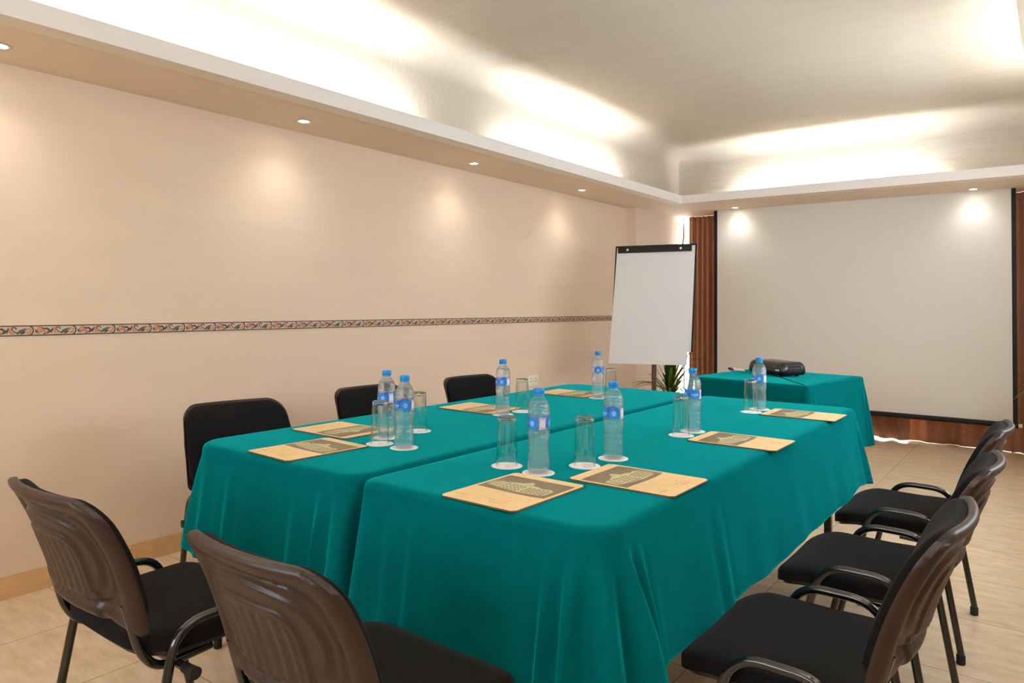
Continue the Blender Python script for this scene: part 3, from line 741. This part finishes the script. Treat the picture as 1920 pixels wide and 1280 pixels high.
folders = [(-1.092, 1.464, -1, 'cream folder at the near end of the front table, leftmost there'), (-.903, 1.766, 90, 'cream folder on the front table corner facing the nearest right-hand chair'),
           (-.881, 2.494, 90, 'cream folder facing the middle right-hand chair'), (-.881, 3.262, 90, 'cream folder facing the farthest right-hand chair, at the far end'),
           (-1.925, 1.472, -3, 'cream folder at the near end of the wall-side table'), (-2.118, 1.768, -90, 'cream folder overlapping the near one, facing the nearest wall-side chair'),
           (-2.087, 2.527, -90, 'cream folder facing the second wall-side chair'), (-2.068, 3.262, -90, 'cream folder at the far end of the wall-side table by the flipchart')]
for i, (x, y, a, lb) in enumerate(folders):
    t = folder0 if i == 0 else copy_tree(folder0)
    t.location = (x, y, TZ); t.rotation_euler = (0, 0, R(a)); tag(t, lb, 'folder', 'cream conference folders')

# ================================================================ CHAIRS
def build_chair():
    ch = empty('conference_chair')
    # --- seat
    def sm(x, y, h):
        yy = y + .005; front = max(0, (yy - .10) / .12)
        z = .448 + h - .030 * front ** 2 + .006 * (x / .23) ** 2 - .004 * max(0, 1 - abs(yy + .03) / .15) + .010 * max(0, (-yy - .12) / .08)
        return (x, yy, z)
    bulge = lambda s: .020 * (1 - s ** 6) ** .5 if s < 1 else 0
    bm = pillow(.235, .212, [.10, .085, .085, .10][::1], lambda x, y, s: bulge(s), lambda x, y, s: -.026 - .006 * (1 - s ** 8), sm, 72, 12)
    link('seat', bm, M['fabric'], ch, ang=60)
    bm = pillow(.222, .198, [.09, .08, .08, .09], lambda x, y, s: -.028, lambda x, y, s: -.040 - .012 * (1 - s ** 4), sm, 60, 8)
    link('seat_shell', bm, M['plastic'], ch, ang=60)
    # --- back: x across, y up the back from its middle, h forwards
    zc, lean = .661, R(20.5)
    def bk(x, y, h):
        lz = y; cv = .66 * x * x                       # concave across
        s_curve = -.10 * max(0, lz - .02) ** 1.6 + .02 * sin((lz + .15) / .3 * pi) * .6
        yy = -.284 + cv + s_curve + h
        a = lean
        return (x * (1 - .06 * max(0, lz) / .16), yy - lz * math.tan(a), zc + lz * cos(a) * 1.04 - h * sin(a) * -.0)
    hh2 = .150
    bm = pillow(.226, hh2, [.035, .070, .070, .035], lambda x, y, s: .010 + .022 * (1 - s ** 5) ** .6, lambda x, y, s: -.002, bk, 80, 14)
    link('backrest', bm, M['fabric'], ch, ang=60)
    w2, h2 = .235, .158
    def dist(x, y):
        return min(w2 - abs(x), h2 - abs(y))
    def shell(x, y, s):
        a_, b_ = max(0, w2 - abs(x)), max(0, h2 - abs(y)); d = max(0, a_ + b_ - hypot(a_, b_))
        if s > .985: d = min(d, .004)
        h = .005 + .021 * sin(pi * min(d, .038) / .038) ** .6
        def ss(a, b, v): t = min(1, max(0, (v - a) / (b - a))); return t * t * (3 - 2 * t)
        h += .011 * ss(.034, .042, d)
        h += .010 * ss(.048, .056, d)
        # inner arched panel with ribs
        dx = .125 - abs(x); dy = .060 - y; r3 = .05; di = min(dx, dy)
        if abs(x) > .125 - r3 and y > .060 - r3: di = r3 - hypot(abs(x) - (.125 - r3), y - (.060 - r3))
        h += .007 * ss(0, .008, di)
        if di > .02:
            h += .0028 * ss(.015, .03, di) * ss(-.135, -.10, y) * (.5 + .5 * cos(x * 2 * pi / .034))
        return -h
    def bk2(x, y, h):
        # shell corners drop into sleeves for the tubes
        drop = .035 * max(0, (abs(x) - .150) / .085) ** .7 * max(0, min(1, (-y - .09) / .068)) if abs(x) > .150 else 0
        p = bk(x, y, h - .004); return (p[0], p[1] + drop * .2, p[2] - drop)
    bm = pillow(w2, h2, [.03, .075, .075, .03], lambda x, y, s: .0, shell, bk2, 190, 72)
    link('back_shell', bm, M['plastic'], ch, ang=75)
    # --- tubes
    r = .0115
    for sx in (-1, 1):
        x = sx * .247
        bm = bmesh.new()
        path = fillet([(x + sx * .008, .195, .012), (x, .068, .493), (x, -.140, .490), (x + sx * .008, -.222, .012)], [.075, .075], 9)
        tube(bm, path, r, 12)
        fr = link('side_frame', bm, M['metal'], ch, ang=60)
        for yy in (.195, -.222):
            bm = bmesh.new(); lathe(bm, [(.0135, 0), (.0145, .003), (.0145, .030), (.0125, .033)], 16, cx=x + sx * .008, cy=yy + (.004 if yy < 0 else -.004)); link('foot_cap', bm, M['rubber'], fr)
        # back support: from the sleeve down and forwards under the seat
        bm = bmesh.new()
        tube(bm, fillet([(sx * .200, -.235, .56), (sx * .200, -.200, .438), (sx * .196, -.155, .385), (sx * .196, -.02, .392)], [.05, .07], 8), .0105, 12, flat=1.0)
        link('back_support', bm, M['metal'], ch, ang=60)
    for yy, zz in ((.10, .388), (-.11, .382)):
        bm = bmesh.new(); tube(bm, [(-.243, yy, zz), (.243, yy, zz)], .010, 12); link('crossbar', bm, M['metal'], ch, ang=60)
    for sx in (-1, 1):
        bm = bmesh.new(); tube(bm, [(sx * .236, -.11, .382), (sx * .285, -.11, .382)], lambda t: .015 if t > .2 else .012, 14); link('knob', bm, M['rubber'], ch)
    for sx in (-1, 1):
        bm = bmesh.new(); tube(bm, [(sx * .19, -.228 + .0, .560), (sx * .19, -.240, .560)], .004, 10); link('bolt', bm, M['chrome'], ch)
    return ch
chair0 = build_chair()
chairs = [(-1.856, 1.008, 0, 'black chair seen from behind at the lower left, farther from the viewer'), (-1.138, 1.064, -.5, 'black chair nearest the viewer, back shell cut by the bottom of the picture'),
          (-.494, 1.764, 90, 'nearest of the three black chairs on the right side'), (-.480, 2.44, 90, 'middle one of the three black chairs on the right side'), (-.488, 3.18, 90, 'farthest of the three black chairs on the right side'),
          (-2.525, 1.72, -100, 'nearest black chair between the long wall and the table'), (-2.525, 2.515, -94, 'middle black chair by the long wall, behind the paired bottles'), (-2.475, 3.25, -96, 'farthest black chair by the long wall')]
for i, (x, y, a, lb) in enumerate(chairs):
    c = chair0 if i == 0 else copy_tree(chair0)
    c.location = (x, y, 0); c.rotation_euler = (0, 0, R(a)); tag(c, lb, 'chair', 'black conference chairs')
    if i < 2: c.scale = ((.98, .98, .98), (.965, .98, .975))[i]

# ================================================================ SCREEN, CURTAINS
sc = empty('projection_screen', (-1.537, 7.16, .247)); tag(sc, 'large pull-down projection screen with black borders filling the far wall', 'projection screen')
def sb(name, x0, x1, z0, z1, y0, y1, m, bev=0):
    bm = bmesh.new(); box(bm, x0 + 1.537, x1 + 1.537, y0, y1, z0 - .247, z1 - .247, 0, bev); return link(name, bm, m, sc, smooth=bool(bev))
sb('screen_surface', -2.778, -.297, .285, 2.199, 0, .002, M['screen'])
sb('side_border', -2.812, -2.777, .285, 2.199, -.001, .003, M['black']); sb('side_border', -.298, -.266, .285, 2.199, -.001, .003, M['black'])
bm = bmesh.new(); tube(bm, [(-2.815 + 1.537, 0, .022), (-.262 + 1.537, 0, .022)], .022, 16); link('bottom_bar', bm, M['black'], sc)
bm = bmesh.new(); box(bm, -.262 + 1.537, -.235 + 1.537, -.014, .014, .008, .036, 0, .003); link('end_cap', bm, M['white'], sc)

def curtain(x0, x1, y, hem, label, folds, seed, amp=.035, ztop=2.198):
    rnd = random.Random(seed); bm = bmesh.new(); nx = max(60, int((x1 - x0) * 130)); nz = 24; rows = []
    k = [rnd.random() * 6.28 for _ in range(4)]
    for j in range(nz + 1):
        t = j / nz; z = ztop + (hem - ztop) * t; row = []
        for i in range(nx + 1):
            u = i / nx; ph = u * folds * 2 * pi
            sh = sin(ph + .35 * sin(u * 9 + k[0])) ; sh = sh * (1 - .35 * sh * sh) * 1.4
            yy = y + amp * sh * (1 - .25 * t * sin(u * 5 + k[1])) + .008 * sin(u * 40 + k[2] + t)
            hz = z + (min(.005, hem * .6) * sin(ph * .5 + k[3]) if j == nz else 0)
            row.append(bm.verts.new((x0 + (x1 - x0) * u, yy, hz)))
        rows.append(row)
    for a, b in zip(rows, rows[1:]):
        for i in range(nx): bm.faces.new((a[i], a[i + 1], b[i + 1], b[i]))
    o = link('curtain', bm, M['curtain'], ang=80); sd = o.modifiers.new('thickness', 'SOLIDIFY'); sd.thickness = .003
    tag(o, label, 'curtain', 'copper brown floor-length curtains'); return o
curtain(-3.235, -1.77, 7.52, .020, 'copper brown curtain hanging between the flipchart and the left edge of the screen', 24, 1, .02)
curtain(-1.80, -1.08, 7.43, .018, 'narrow copper brown curtain under the screen with light below its hem', 4, 2, .03)
curtain(-1.11, -.29, 7.51, .004, 'copper brown curtain showing below the right half of the screen', 3, 4, .03)
curtain(-.32, .46, 7.43, .004, 'copper brown curtain to the right of the screen', 5, 6, .03)
# thin strip in the bright gap
bm = bmesh.new(); tube(bm, [(-3.318, 7.56, 2.19), (-3.318, 7.56, 1.98), (-3.330, 7.55, 1.88), (-3.318, 7.56, 1.76), (-3.312, 7.56, .3)], lambda t: .006 if t < .2 or t > .8 else .011, 8)
tag(link('pull_cord', bm, M['cord']), 'thin brown pull cord hanging in the bright gap beside the curtain', 'cord')

# ================================================================ FLIPCHART
fl = empty('flipchart_easel', (-2.52, 5.26, 0)); tag(fl, 'flipchart easel with blank white paper and black clamp bar', 'flipchart')
BL, BR = Vector((-2.862, 5.10, .755)), Vector((-2.275, 5.29, .765)); TL, TR = Vector((-2.862, 5.175, 1.690)), Vector((-2.262, 5.37, 1.690))
ex = (BR - BL).normalized(); ez = ((TL + TR) / 2 - (BL + BR) / 2).normalized(); ey = ez.cross(ex).normalized()
Wd = (BR - BL).length; Ht = ((TL + TR) / 2 - (BL + BR) / 2).length; org = (BL + BR) / 2
fm = Matrix((ex, ey, ez)).transposed().to_4x4(); fm.translation = org - Vector((-2.52, 5.26, 0))
def fobj(name, bm, m, smooth=True, parent=fl):
    bm.transform(fm); return link(name, bm, m, parent, smooth=smooth)
bm = bmesh.new(); box(bm, -Wd / 2 + .004, Wd / 2 + .012, .006, .020, .10, Ht + .008, 0, .004); fobj('board', bm, M['pad_white'])
bm = bmesh.new()
for x0, x1, z0, z1 in ((-Wd / 2 - .004, -Wd / 2 + .008, .10, Ht + .014), (Wd / 2 + .008, Wd / 2 + .020, .10, Ht + .014), (-Wd / 2 - .004, Wd / 2 + .020, Ht + .002, Ht + .016)):
    box(bm, x0, x1, .004, .024, z0, z1, 0, .003)
fobj('board_frame', bm, M['black'])
bm = bmesh.new()       # paper pad, slightly fanned towards the lower left
n1, n2 = 12, 30; rows = []
for side in (0, 1):
    g = []
    for j in range(n2 + 1):
        t = j / n2; z = Ht - .010 - (Ht - .010) * t
        g.append([bm.verts.new((-Wd / 2 + .012 - .022 * t + (Wd - .014 + .006 * t) * i / n1, (-.004 - .010 * t * t * (1 + .3 * sin(i))) + side * .008, z + .012 * t * (1 - i / n1 * 2) * .3)) for i in range(n1 + 1)])
    rows.append(g)
for g in rows:
    for a, b in zip(g, g[1:]):
        for i in range(n1): bm.faces.new((a[i], a[i + 1], b[i + 1], b[i]))
A, B = rows
for j in range(n2):
    bm.faces.new((A[j][0], A[j + 1][0], B[j + 1][0], B[j][0])); bm.faces.new((A[j][n1], B[j][n1], B[j + 1][n1], A[j + 1][n1]))
for i in range(n1):
    bm.faces.new((A[0][i], B[0][i], B[0][i + 1], A[0][i + 1])); bm.faces.new((A[n2][i], A[n2][i + 1], B[n2][i + 1], B[n2][i]))
fobj('paper_pad', bm, M['paper'])
bm = bmesh.new(); box(bm, -Wd / 2 + .020, Wd / 2 - .016, -.020, -.004, Ht - .046, Ht + .004, 0, .006)
cb = fobj('clamp_bar', bm, M['black'])
for x in (-Wd / 2 + .10, Wd / 2 - .10):
    bm = bmesh.new(); tube(bm, [(x, -.018, Ht - .022), (x, -.026, Ht - .022)], .010, 18); fobj('clamp_screw', bm, M['chrome'])
bm = bmesh.new(); tube(bm, [(.03, .030, .9), (.03, .030, .05), ], .018, 14); bm.transform(fm); link('upper_pole', bm, M['metal'], fl)
p = fm @ Vector((.03, .03, .12))
bm = bmesh.new(); tube(bm, [(p.x, p.y, .80), (p.x, p.y, .16)], .019, 14); link('pole', bm, M['frame_dark'], fl)
for k in range(3):
    a = R(-60 + 120 * k); bm = bmesh.new()
    tube(bm, fillet([(p.x, p.y, .22), (p.x + .10 * cos(a), p.y + .10 * sin(a), .15), (p.x + .36 * cos(a), p.y + .36 * sin(a), .014)], .05), .012, 10); link('leg', bm, M['metal'], fl)

# ================================================================ PROJECTOR AND PENS
pa = Vector((-1.765, 5.075)); pb = Vector((-1.432, 4.875)); d = (pb - pa).normalized()
pj = empty('projector', ((pa.x + pb.x) / 2 - d.y * .105, (pa.y + pb.y) / 2 + d.x * .105, TZ), atan2(d.y, d.x)); tag(pj, 'black video projector standing on the small teal table', 'projector')
pw, pd, ph = .176, .105, .098
def fn_top(x, y, h): return (x, y, h)
bm = bmesh.new(); out = rrect(pw, pd, .03, 64); rings = []
for ins, z in ((.020, .012), (.010, .013), (.002, .024), (0, .040), (.003, .060), (.008, .078), (.014, .087), (.024, ph), (.06, ph + .001)):
    rings.append([bm.verts.new((q[0] * (1 - ins / pw), q[1] * (1 - ins / pd), z)) for q in out])
for a, b in zip(rings, rings[1:]):
    for i in range(64): bm.faces.new((a[i], a[(i + 1) % 64], b[(i + 1) % 64], b[i]))
bm.faces.new(rings[-1]); bm.faces.new(rings[0][::-1])
link('body', bm, M['projector'], pj, ang=50)
for sx in (-1, 1):
    for sy in (-1, 1):
        bm = bmesh.new(); lathe(bm, [(.010, 0), (.012, .004), (.012, .014)], 14, cx=sx * .12, cy=sy * .065); link('foot', bm, M['rubber'], pj)
bm = bmesh.new(); lathe(bm, [(.001, .0995), (.030, .0995), (.036, .097), (.040, ph)], 30); bm.transform(Matrix.Scale(1.5, 4, (1, 0, 0))); bm.transform(Matrix.Translation((-.06, .03, 0)));
link('focus_dial', bm, M['projector'], pj)
bm = bmesh.new()
for k in range(9): box(bm, pw - .001, pw + .0016, -.060, .060, .036 + k * .005, .0385 + k * .005)
link('side_vent', bm, M['vent'], pj, smooth=False)
bm = bmesh.new(); box(bm, pw - .012, pw - .0, -.062, .062, .030, .034); link('vent_rim', bm, M['projector'], pj, smooth=False)
bm = bmesh.new(); box(bm, .105, .137, -pd - .0012, -pd + .004, .040, .0495); link('sticker', bm, M['ink_white'], pj, smooth=False)
bm = bmesh.new(); box(bm, .109, .133, -pd - .0016, -pd - .0010, .0435, .0460); link('sticker_print', bm, M['vent'], pj, smooth=False)
bm = bmesh.new()
for k, x in enumerate((-.115, -.098, -.075, -.062, -.030, -.018, -.004, .028, .045, .070, .085, .100)):
    box(bm, x - (.004 if k % 3 else .007), x + (.004 if k % 3 else .007), -pd - .0004 + .004, -pd + .008, .064 + (.002 if k % 2 else 0), .069)
link('port_marks', bm, mat('port_print', hx(120, 122, 128), .5), pj, smooth=False)
def pen(x, y, a, m1, m2, label):
    t = empty('marker_pen', (x, y, TZ + .009), a); tag(t, label, 'pen', 'marker pens beside the projector')
    bm = bmesh.new(); tube(bm, [(-.06, 0, 0), (.03, 0, 0)], .0085, 14); link('barrel', bm, m1, t)
    bm = bmesh.new(); tube(bm, [(.03, 0, 0), (.068, 0, 0)], lambda q: .0090 if q < .9 else .007, 14); link('pen_cap', bm, m2, t)
pen(-1.885, 5.225, R(160), M['ink_white'], M['black'], 'white marker pen with a black cap left of the projector')
pen(-1.850, 5.165, R(165), M['ink_white'], mat('marker_blue', hx(20, 50, 120), .4), 'white marker pen with a blue cap lying nearest the projector')

# ================================================================ PLANTS
def leaf_mesh(L, wd, lift, droop, twist=0, nseg=14):
    bm = bmesh.new(); rows = []
    for k in range(nseg + 1):
        t = k / nseg; x = L * (t * cos(lift) * (1 - .12 * t)); z = L * (sin(lift) * t - droop * t * t)
        w = wd * (sin(pi * min(1, t * .97 + .03)) ** .6) * (1 - .55 * t) + .0008
        a = twist * t
        rows.append([bm.verts.new((x, -w * cos(a), z + w * .35 - w * sin(a))), bm.verts.new((x, 0, z)), bm.verts.new((x, w * cos(a), z + w * .35 + w * sin(a)))])
    for a, b in zip(rows, rows[1:]):
        for i in range(2): bm.faces.new((a[i], b[i], b[i + 1], a[i + 1]))
    r = bmesh.ops.solidify(bm, geom=list(bm.faces), thickness=.0012)
    return bm
def plant(name, x, y, zcrown, label, leaves, potr=.15):
    t = empty(name, (x, y, 0)); tag(t, label, 'plant')
    bm = bmesh.new(); lathe(bm, [(potr * .72, 0), (potr * .98, .26), (potr * 1.08, .262), (potr * 1.08, .30), (potr * .96, .30), (potr * .94, .27)], 36); link('pot', bm, M['pot'], t)
    bm = bmesh.new(); lathe(bm, [(potr * .93, .255), (.001, .275)], 30, cap0=False); link('soil', bm, M['soil'], t)
    bm = bmesh.new(); tube(bm, [(0, 0, .26), (.006, .004, zcrown * .7), (0, 0, zcrown)], lambda q: .018 - .004 * q, 10); link('stem', bm, M['cord'], t)
    for az, L, wd, lift, droop, col, dz in leaves:
        lo = link('leaf', leaf_mesh(L, wd, R(lift), droop), M[col], t, loc=(0, 0, zcrown + dz), rot=(0, 0, R(az)))
    return t
rnd = random.Random(4); lv = []
for k in range(34):
    lift = 20 + 62 * rnd.random(); lv.append((k * 137.5, .34 + .34 * rnd.random(), .015 + .014 * rnd.random(), lift, .30 + .5 * rnd.random() * (1 - lift / 110), 'leaf' if rnd.random() < .8 else 'leaf_young', -.09 + .09 * rnd.random()))
lv += [(200, .52, .016, 38, .62, 'leaf', 0), (-12, .85, .011, 62, .50, 'leaf_young', 0), (-30, .80, .011, 66, .40, 'leaf_young', 0), (2, .74, .015, 50, .10, 'leaf_young', 0), (-8, .68, .014, 60, .06, 'leaf_young', 0), (8, .60, .013, 40, .12, 'leaf', 0), (75, .55, .034, 80, .05, 'leaf', 0), (260, .52, .036, 80, .08, 'leaf', 0), (330, .50, .032, 74, .1, 'leaf', 0), (215, .38, .02, 60, .2, 'leaf', 0), (215, .40, .016, 18, .55, 'leaf', -.04)]
plant('potted_plant', -2.83, 6.15, .44, 'potted plant with long arching green leaves behind the flipchart', lv)
rnd = random.Random(9); lv = []
for k in range(22): lv.append((k * 137.5, .15 + .08 * rnd.random(), .014 + .01 * rnd.random(), 25 + 50 * rnd.random(), .45 + .5 * rnd.random(), 'leaf' if k % 2 else 'leaf_young', -.1 * rnd.random()))
lv += [(174, .30, .085, 30, .42, 'leaf_young', .04), (186, .295, .080, 10, .45, 'leaf_young', .03), (180, .30, .06, 42, .40, 'leaf', .06)]
plant('potted_plant', -.02, 6.68, .58, 'green potted plant peeping in at the right edge beside the screen', lv)
